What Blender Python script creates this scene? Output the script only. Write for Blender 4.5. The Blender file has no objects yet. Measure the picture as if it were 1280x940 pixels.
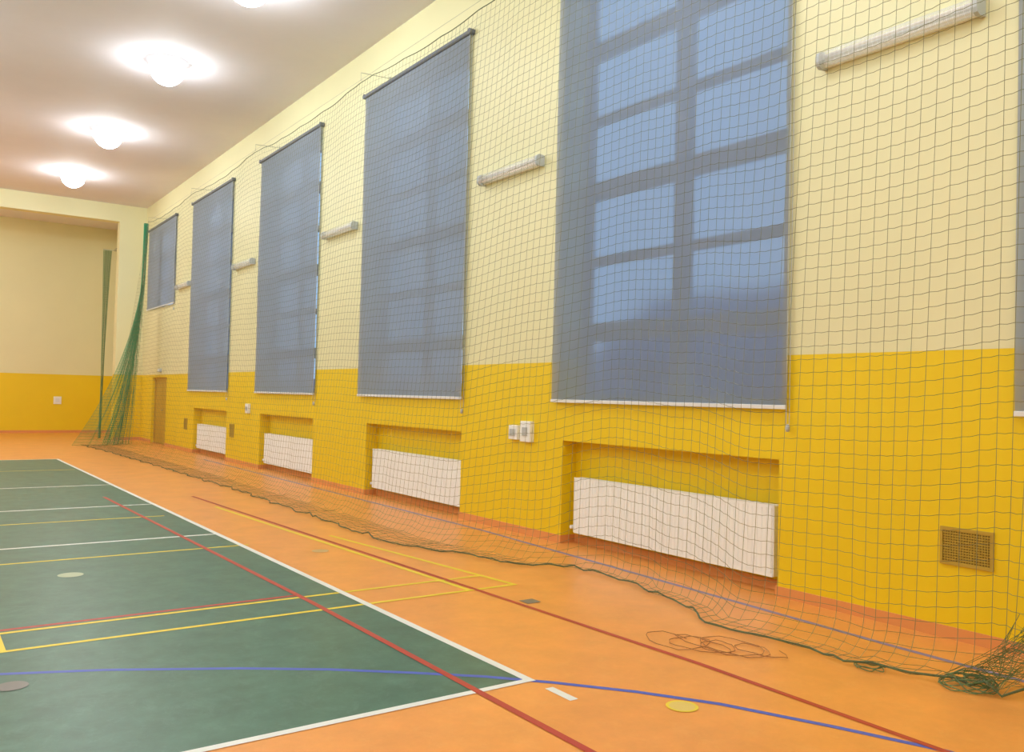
import bpy, math, random
from mathutils import Vector, Matrix
random.seed(7)
S=bpy.context.scene
S.view_settings.view_transform='Standard'
S.view_settings.look='None'
# ------------------------------------------------------------------ camera
f=1069.0
d1=Vector((-757,8,f)).normalized()
d2=Vector((1510,62,f)); d2=(d2-d1*d2.dot(d1)).normalized()
d3=d2.cross(d1)
cam_d=bpy.data.cameras.new("camera"); cam=bpy.data.objects.new("camera",cam_d)
S.collection.objects.link(cam); S.camera=cam
cam_d.sensor_width=36; cam_d.lens=f/1280*36; cam_d.clip_start=0.05; cam_d.clip_end=300
M=Matrix(((d2.x,-d2.y,-d2.z,0),(d1.x,-d1.y,-d1.z,0),(d3.x,-d3.y,-d3.z,1.6),(0,0,0,1)))
cam.matrix_world=M

# ------------------------------------------------------------------ helpers
def lin(c):
    return tuple(((v/255)/12.92 if v/255<=0.04045 else ((v/255+0.055)/1.055)**2.4) for v in c)+(1,)
def mat(name,rgb,rough=0.6,metal=0.0,noise=0.0,nscale=3.0,spec=0.5,scuff=0.0):
    m=bpy.data.materials.new(name); m.use_nodes=True
    nt=m.node_tree; b=nt.nodes["Principled BSDF"]
    c=lin(rgb)
    b.inputs["Base Color"].default_value=c
    b.inputs["Roughness"].default_value=rough
    b.inputs["Metallic"].default_value=metal
    b.inputs["Specular IOR Level"].default_value=spec
    if noise>0:
        tc=nt.nodes.new("ShaderNodeTexCoord"); n=nt.nodes.new("ShaderNodeTexNoise")
        n.inputs["Scale"].default_value=nscale; n.inputs["Detail"].default_value=9; n.inputs["Roughness"].default_value=0.7
        r=nt.nodes.new("ShaderNodeValToRGB")
        r.color_ramp.elements[0].position=0.3; r.color_ramp.elements[1].position=0.7
        r.color_ramp.elements[0].color=tuple(max(0,v*(1-noise)) for v in c[:3])+(1,)
        r.color_ramp.elements[1].color=tuple(min(1,v*(1+noise)) for v in c[:3])+(1,)
        nt.links.new(tc.outputs["Object"],n.inputs["Vector"]); nt.links.new(n.outputs["Fac"],r.inputs["Fac"])
        out=r.outputs["Color"]
        if scuff>0:
            # sparse pale worn patches and a varying sheen
            n2=nt.nodes.new("ShaderNodeTexNoise"); n2.inputs["Scale"].default_value=6; n2.inputs["Detail"].default_value=14; n2.inputs["Roughness"].default_value=0.9
            n2.inputs["Distortion"].default_value=0.6
            r2=nt.nodes.new("ShaderNodeMapRange"); r2.inputs[1].default_value=0.50; r2.inputs[2].default_value=0.62; r2.inputs[3].default_value=0; r2.inputs[4].default_value=scuff
            mx=nt.nodes.new("ShaderNodeMix"); mx.data_type='RGBA'
            mx.inputs[7].default_value=tuple(min(1,v*1.45+.10) for v in c[:3])+(1,)
            nt.links.new(tc.outputs["Object"],n2.inputs["Vector"]); nt.links.new(n2.outputs["Fac"],r2.inputs[0]); nt.links.new(r2.outputs[0],mx.inputs[0])
            nt.links.new(out,mx.inputs[6]); out=mx.outputs[2]
            r3=nt.nodes.new("ShaderNodeMapRange"); r3.inputs[3].default_value=rough-.08; r3.inputs[4].default_value=rough+.12
            nt.links.new(n2.outputs["Fac"],r3.inputs[0]); nt.links.new(r3.outputs[0],b.inputs["Roughness"])
        nt.links.new(out,b.inputs["Base Color"])
    return m
class MB:
    def __init__(s): s.v=[]; s.f=[]; s.m=[]
    def quad(s,pts,mi=0):
        b=len(s.v); s.v+= [tuple(p) for p in pts]; s.f.append(tuple(range(b,b+len(pts)))); s.m.append(mi)
    def box(s,x0,x1,y0,y1,z0,z1,mi=0):
        b=len(s.v)
        s.v+=[(x0,y0,z0),(x1,y0,z0),(x1,y1,z0),(x0,y1,z0),(x0,y0,z1),(x1,y0,z1),(x1,y1,z1),(x0,y1,z1)]
        for q in ((0,3,2,1),(4,5,6,7),(0,1,5,4),(1,2,6,5),(2,3,7,6),(3,0,4,7)):
            s.f.append(tuple(b+i for i in q)); s.m.append(mi)
    def tube(s,pts,r,n=4,mi=0,closed=False):
        pts=[Vector(p) for p in pts]; b=len(s.v); N=len(pts)
        for i,p in enumerate(pts):
            a=pts[max(i-1,0)]; c=pts[min(i+1,N-1)]; t=(c-a)
            if t.length<1e-9: t=Vector((0,0,1))
            t.normalize()
            up=Vector((1,0,0)) if abs(t.x)<0.8 else Vector((0,1,0))
            u=t.cross(up).normalized(); w=t.cross(u)
            for k in range(n):
                an=2*math.pi*k/n
                s.v.append(tuple(p+u*(math.cos(an)*r)+w*(math.sin(an)*r)))
        for i in range(N-1):
            for k in range(n):
                k2=(k+1)%n
                s.f.append((b+i*n+k,b+i*n+k2,b+(i+1)*n+k2,b+(i+1)*n+k)); s.m.append(mi)
        s.f.append(tuple(b+k for k in range(n))[::-1]); s.m.append(mi)
        s.f.append(tuple(b+(N-1)*n+k for k in range(n))); s.m.append(mi)
    def lathe(s,prof,c,n=32,mi=0):
        b=len(s.v); K=len(prof)
        for r,z in prof:
            for k in range(n):
                a=2*math.pi*k/n; s.v.append((c[0]+r*math.cos(a),c[1]+r*math.sin(a),c[2]+z))
        for i in range(K-1):
            for k in range(n):
                k2=(k+1)%n
                s.f.append((b+i*n+k,b+i*n+k2,b+(i+1)*n+k2,b+(i+1)*n+k)); s.m.append(mi)
    def obj(s,name,mats,parent=None,smooth=False,origin=None,bevel=0):
        me=bpy.data.meshes.new(name)
        v=s.v
        if origin: v=[(a-origin[0],b-origin[1],c-origin[2]) for a,b,c in v]
        me.from_pydata(v,[],s.f)
        if not isinstance(mats,(list,tuple)): mats=[mats]
        for m in mats: me.materials.append(m)
        me.polygons.foreach_set("material_index",s.m)
        if smooth: me.polygons.foreach_set("use_smooth",[True]*len(s.f))
        me.update()
        o=bpy.data.objects.new(name,me); S.collection.objects.link(o)
        if origin: o.location=origin
        if parent:
            o.parent=parent
            if origin: o.location=(origin[0]-parent.location.x,origin[1]-parent.location.y,origin[2]-parent.location.z)
        if bevel>0:
            md=o.modifiers.new("bevel",'BEVEL'); md.width=bevel; md.segments=2; md.limit_method='ANGLE'
        return o
def thing(o,label,cat,group=None):
    o["label"]=label; o["category"]=cat
    if group: o["group"]=group
def struct(o): o["kind"]="structure"
def empty(name,loc):
    o=bpy.data.objects.new(name,None); o.location=loc; o.empty_display_size=0.1
    S.collection.objects.link(o); return o
def copy_thing(src,delta,kids=True):
    o=src.copy(); o.location=Vector(src.location)+Vector(delta); S.collection.objects.link(o)
    if kids:
        for c in list(src.children):
            k=c.copy(); k.parent=o; S.collection.objects.link(k)
    return o
def voxel(xs,ys,zs,occ):
    mb=MB(); nx,ny,nz=len(xs)-1,len(ys)-1,len(zs)-1
    O={}
    for i in range(nx):
        for j in range(ny):
            for k in range(nz):
                O[i,j,k]=occ((xs[i]+xs[i+1])/2,(ys[j]+ys[j+1])/2,(zs[k]+zs[k+1])/2)
    for (i,j,k),v in O.items():
        if not v: continue
        x0,x1,y0,y1,z0,z1=xs[i],xs[i+1],ys[j],ys[j+1],zs[k],zs[k+1]
        if not O.get((i-1,j,k)): mb.quad([(x0,y0,z0),(x0,y0,z1),(x0,y1,z1),(x0,y1,z0)])
        if not O.get((i+1,j,k)): mb.quad([(x1,y0,z0),(x1,y1,z0),(x1,y1,z1),(x1,y0,z1)])
        if not O.get((i,j-1,k)): mb.quad([(x0,y0,z0),(x1,y0,z0),(x1,y0,z1),(x0,y0,z1)])
        if not O.get((i,j+1,k)): mb.quad([(x0,y1,z0),(x0,y1,z1),(x1,y1,z1),(x1,y1,z0)])
        if not O.get((i,j,k-1)): mb.quad([(x0,y0,z0),(x0,y1,z0),(x1,y1,z0),(x1,y0,z0)])
        if not O.get((i,j,k+1)): mb.quad([(x0,y0,z1),(x1,y0,z1),(x1,y1,z1),(x0,y1,z1)])
    return mb
def interp(pts,y):
    if y<=pts[0][0]: return pts[0][1]
    for (a,b),(c,d) in zip(pts,pts[1:]):
        if y<=c:
            t=(y-a)/(c-a); t=t*t*(3-2*t); return b+(d-b)*t
    return pts[-1][1]

# ------------------------------------------------------------------ materials
def wall_mat(name,cream,yellow):
    m=mat(name,cream,0.5); nt=m.node_tree; b=nt.nodes["Principled BSDF"]
    g=nt.nodes.new("ShaderNodeNewGeometry"); sp=nt.nodes.new("ShaderNodeSeparateXYZ")
    ma=nt.nodes.new("ShaderNodeMath"); ma.operation='GREATER_THAN'; ma.inputs[1].default_value=2.0
    mx=nt.nodes.new("ShaderNodeMix"); mx.data_type='RGBA'
    mx.inputs[6].default_value=lin(yellow); mx.inputs[7].default_value=lin(cream)
    n=nt.nodes.new("ShaderNodeTexNoise"); n.inputs["Scale"].default_value=0.8; n.inputs["Detail"].default_value=5
    r=nt.nodes.new("ShaderNodeMapRange"); r.inputs[3].default_value=0.94; r.inputs[4].default_value=1.04
    mu=nt.nodes.new("ShaderNodeMix"); mu.data_type='RGBA'; mu.blend_type='MULTIPLY'; mu.inputs[0].default_value=1
    L=nt.links.new
    L(g.outputs["Position"],sp.inputs[0]); L(sp.outputs["Z"],ma.inputs[0]); L(ma.outputs[0],mx.inputs[0])
    L(g.outputs["Position"],n.inputs["Vector"]); L(n.outputs["Fac"],r.inputs[0])
    L(mx.outputs[2],mu.inputs[6]); L(r.outputs[0],mu.inputs[7]); L(mu.outputs[2],b.inputs["Base Color"])
    return m
m_wall=wall_mat("wall_paint",(230,228,184),(238,207,12))
m_ceil=mat("ceiling_paint",(230,228,234),0.8,noise=0.03,nscale=0.5)
m_orange=mat("orange_sports_floor",(236,158,78),0.34,noise=0.10,nscale=2.6,spec=0.5,scuff=.20)
m_green=mat("green_court",(74,112,94),0.36,noise=0.24,nscale=4.5,spec=0.5,scuff=.30)
m_white=mat("white_line",(232,234,228),0.45)
m_yel=mat("yellow_line",(238,212,58),0.45)
m_red=mat("red_line",(184,66,50),0.45)
m_blue=mat("blue_line",(78,98,190),0.45)
m_bluepale=mat("worn_blue_line",(135,126,172),0.45)
m_disc=mat("floor_cap_yellow",(226,198,110),0.4)
m_disc2=mat("floor_cap_pale",(180,190,156),0.4)
m_capor=mat("floor_cap_orange",(206,172,116),0.4)
m_grey=mat("metal_plate_grey",(130,126,120),0.4,metal=0.3)
m_base=mat("orange_base_strip",(226,152,88),0.5)
m_rad=mat("white_radiator_enamel",(248,253,255),0.35)
m_plw=mat("white_plastic",(242,246,248),0.4)
m_plg=mat("grey_plastic",(186,194,198),0.4)
m_dark=mat("dark_blind_tube",(92,100,114),0.5)
m_frame=mat("window_frame_paint",(160,166,174),0.5)
m_bar=mat("white_bottom_bar",(230,235,240),0.35)
m_steel=mat("galvanised_steel",(170,172,150),0.4,metal=0.3)
m_vent=mat("vent_yellow_brown",(186,156,56),0.5)
m_ventd=mat("vent_dark",(136,114,44),0.7)
m_door=mat("door_ochre",(200,162,44),0.5,noise=0.05)
m_net=mat("net_cord_olive",(132,134,100),0.8)
m_netg=mat("net_cord_green",(74,156,112),0.8)
m_netg3=mat("net_cord_pale_green",(120,150,104),0.8)
m_rope=mat("dark_green_rope",(92,106,76),0.85,noise=0.3,nscale=15)
m_heap=mat("loose_green_twine",(104,128,86),0.85,noise=0.3,nscale=15)
m_cord=mat("brown_cord",(160,108,66),0.8)
m_house=mat("outside_house",(96,114,146),0.9)
m_tubeM=mat("fluorescent_tube_off",(252,252,250),0.25)

def blind_mat(name,see,col):
    m=bpy.data.materials.new(name); m.use_nodes=True; nt=m.node_tree; nt.nodes.clear()
    out=nt.nodes.new("ShaderNodeOutputMaterial"); mx=nt.nodes.new("ShaderNodeMixShader"); mx2=nt.nodes.new("ShaderNodeMixShader")
    d=nt.nodes.new("ShaderNodeBsdfDiffuse"); t=nt.nodes.new("ShaderNodeBsdfRefraction"); tl=nt.nodes.new("ShaderNodeBsdfTranslucent")
    t.inputs["IOR"].default_value=1.05; t.inputs["Roughness"].default_value=0.5
    tc=nt.nodes.new("ShaderNodeTexCoord"); n=nt.nodes.new("ShaderNodeTexNoise"); n.inputs["Scale"].default_value=1.2
    r=nt.nodes.new("ShaderNodeMapRange"); r.inputs[3].default_value=0.92; r.inputs[4].default_value=1.08
    mu=nt.nodes.new("ShaderNodeMix"); mu.data_type='RGBA'; mu.blend_type='MULTIPLY'; mu.inputs[0].default_value=1
    mu.inputs[6].default_value=lin(col)
    L=nt.links.new
    L(tc.outputs["Object"],n.inputs["Vector"]); L(n.outputs["Fac"],r.inputs[0]); L(r.outputs[0],mu.inputs[7]); L(mu.outputs[2],d.inputs["Color"])
    t.inputs["Color"].default_value=(0.9,0.95,1,1); tl.inputs["Color"].default_value=(0.78,0.8,0.84,1)
    mx2.inputs[0].default_value=0.18; mx.inputs[0].default_value=see
    L(d.outputs[0],mx2.inputs[1]); L(tl.outputs[0],mx2.inputs[2])
    L(mx2.outputs[0],mx.inputs[1]); L(t.outputs[0],mx.inputs[2]); L(mx.outputs[0],out.inputs[0])
    return m
m_fabric=blind_mat("sheer_blue_grey_screen_fabric",.24,(140,152,170))
m_fabric2=blind_mat("grazing_view_blue_grey_screen_fabric",.065,(148,158,172))  # same fabric; window light cut in the material to imitate the grazing view
def mix_mat(name,col,fac,rough=0.15):
    m=bpy.data.materials.new(name); m.use_nodes=True; nt=m.node_tree; b=nt.nodes["Principled BSDF"]
    b.inputs["Base Color"].default_value=lin(col); b.inputs["Roughness"].default_value=rough
    t=nt.nodes.new("ShaderNodeBsdfTransparent"); mx=nt.nodes.new("ShaderNodeMixShader"); mx.inputs[0].default_value=fac
    nt.links.new(b.outputs[0],mx.inputs[1]); nt.links.new(t.outputs[0],mx.inputs[2]); nt.links.new(mx.outputs[0],nt.nodes["Material Output"].inputs[0])
    return m
m_diff=mix_mat("clear_prismatic_diffuser",(250,254,255),0.6,0.10)
m_diff.node_tree.nodes["Principled BSDF"].inputs["Metallic"].default_value=0.35
m_glass=mix_mat("window_glass",(120,140,160),0.93,0.05)
def emis(name,rgb,st):
    m=bpy.data.materials.new(name); m.use_nodes=True; nt=m.node_tree; nt.nodes.clear()
    e=nt.nodes.new("ShaderNodeEmission"); o=nt.nodes.new("ShaderNodeOutputMaterial")
    e.inputs[0].default_value=rgb; e.inputs[1].default_value=st; nt.links.new(e.outputs[0],o.inputs[0]); return m
LC=(0.90,0.95,0.98)
m_lens=emis("lit_lamp_lens",LC+(1,),70)
m_ring=emis("added_rim_glow",LC+(1,),3.5)  # glow added to the lamp rim so it reads white with a weak halo

# ------------------------------------------------------------------ world
w=bpy.data.worlds.new("dusk_sky"); S.world=w; w.use_nodes=True
wn=w.node_tree; bg=wn.nodes["Background"]
bg.inputs[0].default_value=(0.30,0.54,0.88,1); bg.inputs[1].default_value=1.45

# ------------------------------------------------------------------ room
XW=5.95; ZC=7.2; YF=28.3; YB=33.0; XL=-12.0; YN=-3.0
blinds=[(-0.52,2.66,1.55),(4.44,7.57,1.55),(9.48,12.62,1.55),(14.44,17.6,1.55),(19.5,22.8,1.55),(24.5,27.72,3.95)]
wins=[(a+0.07,b-0.07,z) for a,b,z in blinds]
niches=[(-0.47,2.38),(4.53,7.41),(9.52,12.36),(14.52,17.34),(19.58,22.3)]
door=(25.15,26.85,1.92)
ys=sorted(set([YN,YB+0.3]+[v for a,b,_ in wins for v in (a,b)]+[v for n in niches for v in n]+[door[0],door[1]]))
zs=[0,1.13,1.55,1.92,3.95,6.33,ZC]
def occ(x,y,z):
    for a,b,zb in wins:
        if a<y<b and zb<z<6.33: return False
    if x<6.15:
        for a,b in niches:
            if a<y<b and z<1.13: return False
        if door[0]<y<door[1] and z<1.92: return False
    return True
o=voxel([XW,6.15,6.5],ys,zs,occ).obj("wall_right",m_wall); struct(o)
mb=MB(); mb.box(XL-0.3,XL,YN,YB+0.3,0,ZC); struct(mb.obj("wall_left",m_wall))
mb=MB(); mb.box(XL,XW,YN-0.3,YN,0,ZC); struct(mb.obj("wall_near",m_wall))
mb=MB(); mb.box(XL,XW,YB,YB+0.3,0,ZC); struct(mb.obj("wall_back",m_wall))
o=voxel([XL,-9.5,5.18,XW],[YF,YF+0.35],[0,6.68,ZC],lambda x,y,z: z>6.68 or x>5.18 or x<-9.5).obj("wall_far",m_wall); struct(o)
mb=MB(); mb.box(XL-0.3,6.5,YN-0.3,YB+0.3,ZC,ZC+0.2); struct(mb.obj("ceiling",m_ceil))

fm=[m_orange,m_green,m_white,m_yel,m_red,m_blue,m_bluepale,m_disc,m_disc2,m_grey,m_capor]
mb=MB()
mb.box(XL-0.3,6.5,YN-0.3,YB+0.3,-0.2,0,0)
ex=lambda y: 2.93-0.0105*(y-3.9)
def fq(pts,z,mi): mb.quad([(x,y,z) for x,y in pts],mi)
fq([(-6.2,3.9),(ex(3.9),3.9),(ex(21.03),21.03),(-6.2,21.03)],0.0010,1)
def line(p,q,wd,mi,z=0.002):
    p=Vector(p);q=Vector(q);t=(q-p).normalized();n=Vector((-t.y,t.x))*wd/2
    fq([p+n*-1,q+n*-1,q+n,p+n],z,mi)
line((ex(3.88),3.875),(ex(21.06),21.06),0.055,2,0.0026)
line((-6.2,3.9),(2.955,3.9),0.05,2,0.0030)
line((-6.2,21.03),(2.74,21.03),0.06,2,0.0026)
for y in (9.65,12.52,15.28): line((-6.2,y),(ex(y)-.02,y),0.055,2,0.0022)
def yl(y,x1,x0=-6.2): line((x0,y),(x1,y),0.042,3,0.0024)
yl(8.83,2.95,-3); yl(11.31,2.7,-3); yl(5.95,4.30,0.5); yl(6.39,4.26,0.5)
line((0.52,5.93),(0.52,6.41),0.045,3,0.0028)
line((3.84,5.93),(3.50,11.9),0.045,3,0.0018); line((4.29,5.93),(3.92,9.0),0.045,3,0.0018)
yl(18.3,2.7,-3)
line((-6.2,6.48),(2.55,6.47),0.045,4,0.0020)
line((2.60,-1),(2.57,6.2),0.045,4,0.0034); line((2.57,6.2),(2.40,13.6),0.045,4,0.0034)
line((3.98,-1),(4.0,3.6),0.042,4,0.0028); line((4.0,3.6),(3.86,6.8),0.042,4,0.0028); line((3.86,6.8),(3.54,13.2),0.042,4,0.0028)
bl=[(-0.6,5.72),(0,5.64),(.48,5.5),(.97,5.29),(1.62,4.93),(2.05,4.65),(2.42,4.36),(2.75,4.08),(3.02,3.80),(3.32,3.44),(3.57,3.07),(3.81,2.56),(4.0,2.1),(4.2,1.3),(4.3,0)]
wd=0.04; L_=[];R_=[]
for i,p in enumerate(bl):
    a=Vector(bl[max(0,i-1)]); c=Vector(bl[min(len(bl)-1,i+1)]); t=(c-a).normalized(); n=Vector((-t.y,t.x))*wd/2
    L_.append(Vector(p)+n); R_.append(Vector(p)-n)
for i in range(len(bl)-1): fq([L_[i],L_[i+1],R_[i+1],R_[i]],0.0016,5)
line((5.40,-1),(5.42,3.2),0.05,6,0.0014); line((5.42,3.2),(5.66,8.5),0.05,6,0.0014); line((5.66,8.5),(5.6,20),0.05,6,0.0014)
line((2.945,3.52),(2.945,3.74),0.055,2,0.0024)
def disc(c,r,mi,z=0.0026,n=28):
    mb.quad([(c[0]+r*math.cos(2*math.pi*k/n),c[1]+r*math.sin(2*math.pi*k/n),z) for k in range(n)],mi)
disc((3.37,3.15),0.085,3,0.0030); disc((3.37,3.15),0.068,7,0.0034)
disc((1.19,8.09),0.10,8,0.003); disc((3.46,8.16),0.085,10,0.003); disc((0.51,5.25),0.08,9,0.003)
fq([(3.98,5.34),(4.11,5.34),(4.11,5.46),(3.98,5.46)],0.003,9)
struct(mb.obj("floor",fm))

mb=MB(); t=0.012; hb=0.085
y=YN
stops=sorted([(a,b,'n') for a,b in niches]+[(door[0],door[1],'d')])
for a,b,k in stops:
    mb.box(XW-t,XW,y,a,0,hb)
    if k=='n':
        mb.box(6.15-t,6.15,a,b,0,hb); mb.box(XW-t,6.15-t,a,a+t,0,hb); mb.box(XW-t,6.15-t,b-t,b,0,hb)
    y=b
mb.box(XW-t,XW,y,YF,0,hb)
struct(mb.obj("baseboard_right",m_base))
mb=MB(); mb.box(5.18,XW-t,YF-t,YF,0,hb); struct(mb.obj("baseboard_far",m_base))
mb=MB(); mb.box(XL,XW,YB-t,YB,0,hb); struct(mb.obj("baseboard_back",m_base))

for i,(a,b,zb) in enumerate(wins):
    mb=MB(); x0,x1=6.33,6.40; zt=6.33; c=(a+b)/2
    mb.box(x0,x1,a,a+.1,zb,zt); mb.box(x0,x1,b-.1,b,zb,zt)
    mb.box(x0,x1,a+.1,b-.1,zb,zb+.1); mb.box(x0,x1,a+.1,b-.1,zt-.1,zt)
    mb.box(x0-.02,x1,c-.1,c+.1,zb+.1,zt-.1)
    for k,wz in ((1,.1),(2,.05),(3,.1),(4,.05),(5,.1)):
        zz=1.55+0.797*k
        if zz-wz>zb+.1:
            mb.box(x0,x1,a+.1,c-.1,zz-wz,zz+wz); mb.box(x0,x1,c+.1,b-.1,zz-wz,zz+wz)
    mb.quad([(6.37,a,zb),(6.37,b,zb),(6.37,b,zt),(6.37,a,zt)],1)
    struct(mb.obj("window_%d"%(i+1),[m_frame,m_glass]))
mb=MB(); a,b,zt=door
mb.box(6.02,6.12,a,a+.07,0,zt); mb.box(6.02,6.12,b-.07,b,0,zt); mb.box(6.02,6.12,a+.07,b-.07,zt-.07,zt)
mb.box(6.05,6.10,a+.07,(a+b)/2-.005,0.01,zt-.07); mb.box(6.05,6.10,(a+b)/2+.005,b-.07,0.01,zt-.07)
mb.tube([(6.05,(a+b)/2-.08,.98),(6.0,(a+b)/2-.08,.98),(6.0,(a+b)/2-.2,.98)],.012,8,1)
struct(mb.obj("door_1",[m_door,m_steel]))

# ------------------------------------------------------------------ blinds
for i,(a,b,zb) in enumerate(blinds):
    zt=6.39
    e=empty("roller_blind",(XW,(a+b)/2,zb))
    mb=MB()
    N=24;K=30
    g=[[None]*(K+1) for _ in range(N+1)]
    xx=lambda u,v: 5.905+0.006*math.sin(u*5+i)*math.sin(v*9+i*2)
    for u in range(N+1):
        for v in range(K+1):
            yy=a+(b-a)*u/N; zz=zb+0.03+(zt-zb-0.05)*v/K
            g[u][v]=len(mb.v); mb.v.append((xx(u/N,v/K),yy,zz))
    for u in range(N):
        for v in range(K):
            mb.f.append((g[u][v],g[u][v+1],g[u+1][v+1],g[u+1][v])); mb.m.append(0)
    mb.obj("fabric",m_fabric if i<2 else m_fabric2,smooth=True,origin=tuple(e.location),parent=e)
    mb=MB(); mb.tube([(5.905,a-.01,zt),(5.905,b+.01,zt)],0.035,16); mb.tube([(5.95,a-.015,zt),(5.87,a-.015,zt)],0.04,12); mb.tube([(5.95,b+.015,zt),(5.87,b+.015,zt)],0.04,12)
    mb.obj("roller_tube",m_dark,parent=e,origin=tuple(e.location))
    mb=MB(); mb.box(5.893,5.917,a-.005,b+.005,zb,zb+.035); mb.obj("bottom_bar",m_bar,parent=e,origin=tuple(e.location),bevel=.004)
    mb=MB()
    mb.tube([(5.885,a-.02,zt-.03),(5.885,a-.022,zb-.12)],.003,5); mb.tube([(5.925,a-.02,zt-.03),(5.925,a-.022,zb-.12)],.003,5)
    mb.obj("pull_chain",m_plg,parent=e,origin=tuple(e.location))
    mb=MB(); mb.lathe([(0.001,0),(.016,.004),(.02,.03),(.014,.06),(.001,.066)],(5.905,a-.022,zb-.185),10)
    mb.obj("chain_weight",m_plg,parent=e,origin=tuple(e.location),smooth=True)
    lab="tall blue-grey sheer roller blind above a radiator niche"
    if i==5: lab="short blue-grey roller blind over a high window above a door"
    thing(e,lab,"roller blind",None if i==5 else "tall roller blinds on the yellow wall")

# ------------------------------------------------------------------ radiators
def radiator(a,b):
    z0,z1=0.13,0.73; xf,xb=6.01,6.11
    e=empty("radiator",(6.13,(a+b)/2,z0)); og=tuple(e.location)
    mb=MB(); n=int((b-a)/0.05); st=(b-a-.03)/n; prof=[]
    y=a+.015
    for k in range(n):
        prof+= [(xf+.007,y),(xf+.007,y+.008),(xf,y+.013),(xf,y+st-.005)]; y+=st
    prof.append((xf+.007,y))
    for (x,yy),(x2,y2) in zip(prof,prof[1:]):
        mb.quad([(x,yy,z0+.03),(x,yy,z1-.02),(x2,y2,z1-.02),(x2,y2,z0+.03)])
    mb.box(xf+.001,xf+.012,a+.01,b-.01,z0,z0+.03); mb.box(xf+.001,xf+.012,a+.01,b-.01,z1-.02,z1-.003)
    mb.box(xf+.012,xf+.02,a+.01,b-.01,z0,z1-.004)
    mb.obj("front_panel",m_rad,parent=e,origin=og)
    mb=MB(); mb.box(xf+.07,xb,a+.02,b-.02,z0+.02,z1-.03); mb.obj("rear_panel",m_rad,parent=e,origin=og)
    mb=MB()
    mb.box(xf,xf+.012,a,b,z1-.003,z1+.004); mb.box(xb-.012,xb,a,b,z1-.003,z1+.004)
    k=a+.01
    while k<b-.02: mb.box(xf+.012,xb-.012,k,k+.012,z1-.003,z1+.002); k+=.03
    mb.obj("top_grille",m_rad,parent=e,origin=og)
    for y0 in (a-.002,b-.008):
        mb=MB(); mb.box(xf+.004,xb,y0,y0+.01,z0+.005,z1-.003); mb.obj("side_cover",m_rad,parent=e,origin=og)
    mb=MB()
    mb.tube([(6.07,b,z0+.06),(6.07,b+.035,z0+.06),(6.07,b+.035,z0-.0),(6.145,b+.035,z0-.03)],.011,8)
    mb.tube([(6.07,b+.02,z0+.06),(6.0,b+.03,z0+.06)],.02,10)
    mb.obj("valve",m_plw,parent=e,origin=og)
    for yy in (a+.3,b-.3):
        mb=MB(); mb.box(xb,6.15,yy-.02,yy+.02,z0+.1,z1-.1); mb.obj("mounting_bracket",m_steel,parent=e,origin=og)
    thing(e,"long white ribbed panel radiator inside a yellow wall niche","radiator","radiators in the wall niches")
for a,b in ((4.62,7.27),(9.60,12.24),(14.60,17.22),(19.66,22.18)): radiator(a,b)

# ------------------------------------------------------------------ linear wall lamps
ly=[3.52,8.48,13.5,18.55,23.5]
e=empty("wall_lamp",(XW,ly[0],4.34)); og=tuple(e.location)
y0,y1=ly[0]-.63,ly[0]+.63; zc=4.34
mb=MB(); mb.box(5.905,5.95,y0+.02,y1-.02,zc-.05,zc+.05); mb.obj("housing",m_plw,parent=e,origin=og,bevel=.006)
mb=MB(); P=[(5.905,-.062),(5.87,-.066),(5.838,-.05),(5.825,-.02),(5.825,.02),(5.838,.05),(5.87,.066),(5.905,.062)]
NN=60
for k in range(NN):
    ya=y0+.03+(y1-y0-.06)*k/NN; yb=y0+.03+(y1-y0-.06)*(k+1)/NN; s=0.003 if k%2 else 0
    for (x,z),(x2,z2) in zip(P,P[1:]): mb.quad([(x-s,ya,zc+z),(x-s,yb,zc+z),(x2-s,yb,zc+z2),(x2-s,ya,zc+z2)])
mb.obj("diffuser",m_diff,parent=e,origin=og)
for yy in (y0,y1-.03):
    mb=MB(); PP=P+[(5.948,.058),(5.948,-.058)]
    mb.quad([(x-.002,yy,zc+z*1.05) for x,z in PP][::-1]); mb.quad([(x-.002,yy+.03,zc+z*1.05) for x,z in PP])
    for q in range(len(PP)):
        (x,z),(x2,z2)=PP[q],PP[(q+1)%len(PP)]
        mb.quad([(x-.002,yy,zc+z*1.05),(x-.002,yy+.03,zc+z*1.05),(x2-.002,yy+.03,zc+z2*1.05),(x2-.002,yy,zc+z2*1.05)])
    mb.obj("end_cap",m_plg,parent=e,origin=og)
for dz in (-.028,.028):
    mb=MB(); mb.tube([(5.875,y0+.05,zc+dz),(5.875,y1-.05,zc+dz)],.013,10); mb.obj("tube",m_tubeM,parent=e,origin=og,smooth=True)
thing(e,"unlit linear fluorescent wall lamp with clear ribbed cover","wall lamp","linear lamps between the windows")
for y in ly[1:]: copy_thing(e,(0,y-ly[0],0))

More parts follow.
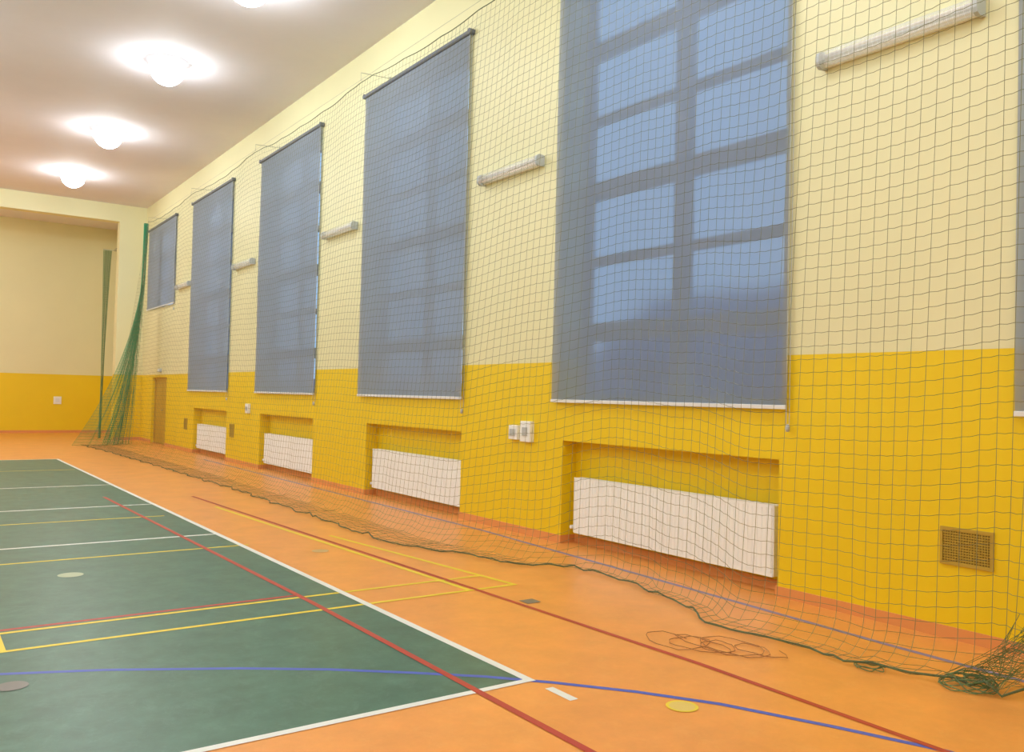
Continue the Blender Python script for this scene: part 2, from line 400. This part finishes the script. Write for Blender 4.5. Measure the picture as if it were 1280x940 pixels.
# ------------------------------------------------------------------ ceiling lamps
cl=[(3.60,11.45),(3.47,15.36),(3.41,20.26),(3.38,24.89)]
e=empty("ceiling_lamp",(cl[0][0],cl[0][1],ZC)); og=tuple(e.location); c=(cl[0][0],cl[0][1],0)
mb=MB(); mb.lathe([(0.001,ZC-.001),(.16,ZC-.001),(.16,ZC-.02),(.13,ZC-.03),(.001,ZC-.03)],c,24); mb.obj("housing",m_plw,parent=e,origin=og)
mb=MB(); rg=.28; zg=ZC-.12
mb.lathe([(max(.001,rg*math.sin(math.pi*k/28)),zg+rg*math.cos(math.pi*k/28)) for k in range(14,29)],c,28); mb.obj("lens",m_lens,parent=e,origin=og,smooth=True)
mb=MB(); mb.lathe([(.10,ZC-.02),(.20,ZC-.025),(.265,ZC-.055),(.295,ZC-.10),(.30,ZC-.135),(.29,ZC-.135),(.283,ZC-.10),(.25,ZC-.07),(.18,ZC-.04),(.10,ZC-.03)],c,28); mb.obj("glow_rim",m_ring,parent=e,origin=og,smooth=True)  # rim given its own glow in place of a dark edge
thing(e,"bright lit round lamp mounted on the gym ceiling","ceiling lamp","ceiling lamps")
for x,y in cl[1:]: copy_thing(e,(x-cl[0][0],y-cl[0][1],0))
def plight(x,y,en=145,col=LC):  # unseen bare lights for off-frame rows, lowered to brighten the ceiling evenly
    ld=bpy.data.lights.new("offscreen_fill_light",'POINT'); ld.shadow_soft_size=0.29; ld.energy=en; ld.color=col
    lo=bpy.data.objects.new("offscreen_fill_light",ld); lo.location=(x,y,ZC-.8); S.collection.objects.link(lo)
for y in (0.6,5.6): plight(3.45,y)
for x in (-1.5,-6.5):
    for y in (0.6,5.6,10.6,15.6,20.6,25.4): plight(x,y)
for x in (-7,-2.5): plight(x,30.6,150,(1,.91,.80))

# ------------------------------------------------------------------ sockets, vents, switch
def box_thing(name,label,cat,y,z,wy,hz,dx,m1,m2,inner,X=XW,group=None):
    e=empty(name,(X,y,z)); og=tuple(e.location)
    mb=MB(); mb.box(X-dx,X+.003,y-wy/2,y+wy/2,z-hz/2,z+hz/2); mb.obj("body",m1,parent=e,origin=og,bevel=.006)
    iw,ih=inner
    mb=MB(); mb.box(X-dx-.012,X-dx+.002,y-iw/2,y+iw/2,z-ih/2,z+ih/2); mb.box(X-dx-.016,X-dx-.012,y-.012,y+.012,z-ih/2+.01,z-ih/2+.02)
    mb.obj("cover",m2,parent=e,origin=og,bevel=.003)
    thing(e,label,cat,group); return e
box_thing("power_socket","white socket box with grey cover on the yellow wall pier","power socket",8.30,1.18,.17,.17,.05,m_plw,m_plg,(.10,.08))
box_thing("junction_box","white wall box with grey square window beside a socket","junction box",8.04,1.20,.2,.24,.06,m_plw,m_plg,(.09,.10))
box_thing("power_socket","small white socket box on a plain yellow wall pier","power socket",18.05,1.22,.2,.2,.05,m_plw,m_plg,(.10,.08))
box_thing("emergency_lamp","small grey emergency lamp above the door","emergency lamp",25.9,2.12,.28,.1,.06,m_plg,m_plw,(.22,.06))
e=empty("light_switch",(4.25,YB,1.1)); og=tuple(e.location)
mb=MB(); mb.box(4.13,4.37,YB-.04,YB+.003,.98,1.24)
mb.obj("plate",m_plw,parent=e,origin=og,bevel=.005)
mb=MB(); mb.box(4.19,4.31,YB-.055,YB-.038,1.05,1.17); mb.obj("rocker",m_bar,parent=e,origin=og,bevel=.003)
thing(e,"white switch plate on the yellow back wall","light switch")
def vent(y,z,wy,hz,lab):
    e=empty("vent_grille",(XW,y,z)); og=tuple(e.location)
    mb=MB(); t=.018
    mb.box(XW-.015,XW,y-wy/2,y+wy/2,z-hz/2,z-hz/2+t); mb.box(XW-.015,XW,y-wy/2,y+wy/2,z+hz/2-t,z+hz/2)
    mb.box(XW-.015,XW,y-wy/2,y-wy/2+t,z-hz/2+t,z+hz/2-t); mb.box(XW-.015,XW,y+wy/2-t,y+wy/2,z-hz/2+t,z+hz/2-t)
    mb.obj("frame",m_vent,parent=e,origin=og)
    mb=MB(); mb.box(XW-.003,XW-.001,y-wy/2+t,y+wy/2-t,z-hz/2+t,z+hz/2-t,1)
    k=z-hz/2+t
    while k<z+hz/2-t: mb.box(XW-.012,XW-.006,y-wy/2+t,y+wy/2-t,k,k+.008); k+=.018
    k=y-wy/2+t
    while k<y+wy/2-t: mb.box(XW-.010,XW-.004,k,k+.006,z-hz/2+t,z+hz/2-t); k+=.018
    mb.obj("grid",[m_vent,m_ventd],parent=e,origin=og)
    thing(e,lab,"vent grille","vent grilles low on the wall")
vent(2.98,.64,.36,.26,"yellow-brown square vent grille low on the yellow wall")
vent(19.15,.70,.3,.3,"small dark vent grille low on the yellow wall")
vent(23.0,.70,.3,.3,"small dark vent grille low on the yellow wall")

# ------------------------------------------------------------------ net
XT=5.46; Y0n,Y1n=1.0,25.8
hooks=[2.2,7.0,11.86,16.65,21.3,25.8]
def ztop(y):
    for a,b in zip([-2.6]+hooks,hooks):
        if a<=y<=b:
            t=(y-a)/(b-a); return 6.32-0.10*4*t*(1-t)-0.02*abs(math.sin(y*3.3))
    return 6.3
xbp=[(0.5,5.2),(2.4,5.02),(3.0,4.82),(4.1,4.76),(5.0,5.08),(5.9,5.22),(7.0,4.66),(8.24,4.25),(11,4.30),(13.85,4.33),(18,4.25),(21.6,4.13),(25.8,3.95)]
def wob(y,k):
    return 0.009*math.sin(y*2.1+k*0.05)+0.003*math.sin(y*5.3+1.7+k*.11)
def prof(y,t,):
    zt=ztop(y); xb=interp(xbp,y)+0.03*math.sin(y*7.3)*(t**6)+0.02*math.sin(y*13.1)*(t**6)
    fl=0.5*(XT-xb); xbend=xb+fl
    A=Vector((XT,0,zt)); B=Vector((xbend,0,0.012)); C=Vector((xb,0,0.012))
    L1=(B-A).length; L2=(C-B).length; R=min(0.3,L2*0.8)
    s=t*(L1+L2)
    if s<L1-R: p=A+(B-A)*(s/L1)
    elif s>L1+R: p=B+(C-B)*((s-L1)/L2)
    else:
        u=(s-(L1-R))/(2*R); p0=A+(B-A)*((L1-R)/L1); p2=B+(C-B)*(R/L2)
        p=p0*(1-u)**2+B*2*u*(1-u)+p2*u*u
    return p
cell=0.1
ncol=int((Y1n-Y0n)/cell); nrow=70
grid=[]
for i in range(ncol+1):
    col=[]
    yb=Y0n+i*cell
    for k in range(nrow+1):
        t=k/nrow; p=prof(yb,t)
        fold=t**3
        y=yb+0.02*t*math.sin(yb*1.3+2)+0.008*fold*math.sin(yb*9)
        for gy,am in ((2.4,.6),(3.1,0.5),(8.0,0.2),(12.6,0.22),(17.5,0.25),(22.0,.22)):
            dd=yb-gy; y-=am*(t**3)*dd*math.exp(-(dd/0.45)**2)
        amp=0.05*min(1,(1-t)*4+.15)
        lo=max(0,min(1,(3.4-yb)/1.2))*max(0,min(1,(t-.65)/.35))
        x=p.x+amp*wob(yb,k)/0.05+lo*.04*math.sin(yb*19)
        z=p.z+random.uniform(-.001,.001)
        if p.z<.05: z=0.012+abs(random.gauss(0,.006))+lo*.05*abs(math.sin(yb*11+k))
        col.append((x,y,max(z,.006)))
    grid.append(col)
net_origin=(XT,13.4,0)
R_=0.0020
mb=MB()
for i in range(ncol+1): mb.tube(grid[i],R_,3)
for k in range(nrow+1):
    pts=[grid[i][k] for i in range(ncol+1)]
    pp=[]
    for a,b in zip(pts,pts[1:]):
        pp.append(a)
        m_=((a[0]+b[0])/2,(a[1]+b[1])/2,max((a[2]+b[2])/2-(.006 if a[2]>.3 else 0),.006)); pp.append(m_)
    pp.append(pts[-1]); mb.tube(pp,R_,3)
net=mb.obj("protective_net",m_net,origin=net_origin)
thing(net,"olive square-mesh protective sports net hanging in front of windows","sports net")
mb=MB(); mb.tube([g[0] for g in grid],.006,6); mb.obj("top_rope",m_rope,parent=net,origin=net_origin)
mb=MB(); mb.tube([(g[-1][0],g[-1][1],max(g[-1][2],.012)+.02*abs(math.sin(i*1.3))*random.random()) for i,g in enumerate(grid)],.007,6); mb.obj("bottom_rope",m_rope,parent=net,origin=net_origin)
mb=MB(); cab=[(XT+.0,-1,6.34)]+[(XT,h,6.34) for h in hooks]; mb.tube(cab,.0025,6)
cabo=mb.obj("steel_cable",m_steel,origin=(XT,12,6.34)); thing(cabo,"thin steel cable carrying the net along the wall","steel cable")
for h in hooks:
    mb=MB(); 
    mb.box(XW-.012,XW,h-.02,h+.02,6.45,6.50); mb.tube([(XW-.01,h,6.475),(XT,h,6.45),(XT,h,6.325)],.005,6)
    o=mb.obj("cable_bracket",m_steel,origin=(XW,h,6.5)); thing(o,"steel wall bracket holding the net cable","bracket","net cable brackets")

def fold_net(name,top,bots,zb,folds,rows,r,ampl,m,topw=.08,parent=None,mul=8,pw=1.7):
    mb=MB(); G=[]
    n=len(bots)*mul-mul+1
    for i in range(n):
        u=i/(n-1)*(len(bots)-1); a=int(min(u,len(bots)-2)); q=u-a
        bx=bots[a][0]*(1-q)+bots[a+1][0]*q; by=bots[a][1]*(1-q)+bots[a+1][1]*q
        col=[]
        for k in range(rows+1):
            t=k/rows; s=t**pw
            x=top[0]+(i/(n-1)-.5)*topw; x=x*(1-s)+bx*s
            y=top[1]*(1-s)+by*s+ampl*(0.3+s)*math.sin(i*folds)
            z=top[2]*(1-t)+zb*t
            col.append((x,y,z))
        G.append(col)
    for c_ in G: mb.tube(c_,r,3)
    for k in range(0,rows+1): mb.tube([c_[k] for c_ in G],r,3)
    return mb.obj(name,m,origin=top,parent=parent)
fold_net("gathered_end",(5.44,25.95,6.3),[(5.25,25.95),(5.0,26.1),(4.75,25.9),(4.95,26.1),(4.6,26.2),(5.15,26.0),(4.5,26.0)],.01,1.1,110,.0032,.07,m_netg,parent=net,mul=10,pw=1.9,topw=.12)
fold_net("gathered_end",(5.40,25.85,6.25),[(4.9,25.6),(4.6,25.7),(4.4,25.5),(4.2,25.7),(4.0,25.6),(3.7,25.7)],.01,0.9,80,.0034,.04,m_netg,parent=net,mul=9,pw=2.3)
o=fold_net("gathered_net",(5.03,29.3,5.9),[(5.0,29.3),(4.95,29.25),(5.02,29.35),(4.93,29.3)],.01,1.2,80,.0038,.05,m_netg3,topw=.24,mul=9,pw=1.0)
thing(o,"thin pale green net bundle hanging beside the wall opening","sports net")
mb=MB(); mb.box(4.9,5.3,29.29,29.31,5.91,5.93); mb.box(5.20,5.22,28.65,29.29,5.91,5.93)
o=mb.obj("cable_bracket",m_steel,origin=(5.1,29.3,5.92)); thing(o,"steel bracket arm carrying the hanging green net bundle","bracket")

# loose net folds dragged from the near end into the heap on the floor
mb=MB(); G=[]
for i in range(22):
    u=i/21; top=Vector((5.40+.05*math.sin(i*1.7),1.45+1.0*u,1.25-.95*u+.05*math.sin(i*2.3)))
    bot=Vector((5.06+.16*math.sin(i*2.1),2.48+.16*math.cos(i*1.3),.04))
    mid=(top+bot)/2+Vector((-.03,.0,-.16-.08*u))
    G.append([top*(1-t)**2+mid*2*t*(1-t)+bot*t*t for t in [q/14 for q in range(15)]])
for c_ in G: mb.tube(c_,.0018,3)
for k in range(0,13): mb.tube([c_[k]-Vector((0,0,.02*(j%2))) for j,c_ in enumerate(G)],.0018,3)
mb.obj("loose_fold",m_heap,origin=net_origin,parent=net)

def tangle(cx,cy,r,h,n,rad,m,name,seed):
    rnd=random.Random(seed); pts=[]; a=0
    for i in range(n):
        a+=rnd.uniform(.5,1.6); rr=r*math.sqrt(rnd.random())
        pts.append(Vector((cx+rr*math.cos(a),cy+rr*math.sin(a),.01+h*(1-rr/r)*rnd.random())))
    sm=[]
    for i in range(1,len(pts)-2):
        for q in range(5):
            t=q/5; p0,p1,p2,p3=pts[i-1:i+3]
            sm.append(.5*((2*p1)+(p2-p0)*t+(2*p0-5*p1+4*p2-p3)*t*t+(3*p1-p0-3*p2+p3)*t**3))
    for p in sm: p.z=max(p.z,rad)
    mb=MB(); mb.tube(sm,rad,5,0)
    return mb.obj(name,m,origin=(cx,cy,0),parent=net)
tangle(5.04,2.50,.18,.12,48,.0032,m_heap,"net_heap",3)
tangle(4.84,2.99,.10,.05,22,.0032,m_heap,"net_heap",5)
pts=[]
for i in range(90):
    t=i/89; a=i*.42
    pts.append((4.20+.34*t+.13*math.cos(a)*(1+.4*math.sin(i*.13)),4.02-.45*t+.20*math.sin(a)*(1+.4*math.cos(i*.2)),.006+.004*(i%3)))
mb=MB(); mb.tube(pts,.0025,5); o=mb.obj("loose_cord",m_cord,origin=(4.5,3.8,0)); thing(o,"thin brown cord lying in loose loops on the floor","cord")

# ------------------------------------------------------------------ outside
mb=MB(); X=24
mb.box(X,X+8,14.5,26,-1,3.0); 
for q in ([(X-.4,14.1,2.9),(X-.4,26.4,2.9),(X+4,26.4,6.0),(X+4,14.1,6.0)],[(X+8.4,14.1,2.9),(X+4,14.1,6.0),(X+4,26.4,6.0),(X+8.4,26.4,2.9)]): mb.quad(q)
mb.quad([(X,14.5,3.0),(X+4,14.5,5.9),(X+8,14.5,3.0)]); mb.quad([(X,26,3.0),(X+8,26,3.0),(X+4,26,5.9)])
o=mb.obj("house",m_house,origin=(28,20,-1)); thing(o,"dark neighbouring house with gabled roof seen through a blind","house")
mb=MB(); mb.box(6.5,90,-30,120,-1.3,-1.0); o=mb.obj("ground",m_house); struct(o)
mb=MB()
hp=[(y,2.2+.15*math.sin(y*1.1)+.08*math.sin(y*3.7)) for y in [k*.5-10 for k in range(161)]]
for (a,za),(b,zb2) in zip(hp,hp[1:]):
    mb.quad([(16,a,-1),(16,a,za-.3),(16,b,zb2-.3),(16,b,-1)]); mb.quad([(16,a,za-.3),(16.5,a,za),(16.5,b,zb2),(16,b,zb2-.3)]); mb.quad([(16.5,a,za),(17.2,a,za-.3),(17.2,b,zb2-.3),(16.5,b,zb2)]); mb.quad([(17.2,a,za-.3),(17.2,a,-1),(17.2,b,-1),(17.2,b,zb2-.3)])
o=mb.obj("hedge",m_house,origin=(16.5,30,-1)); thing(o,"tall dark hedge outside seen vaguely through the blinds","hedge")
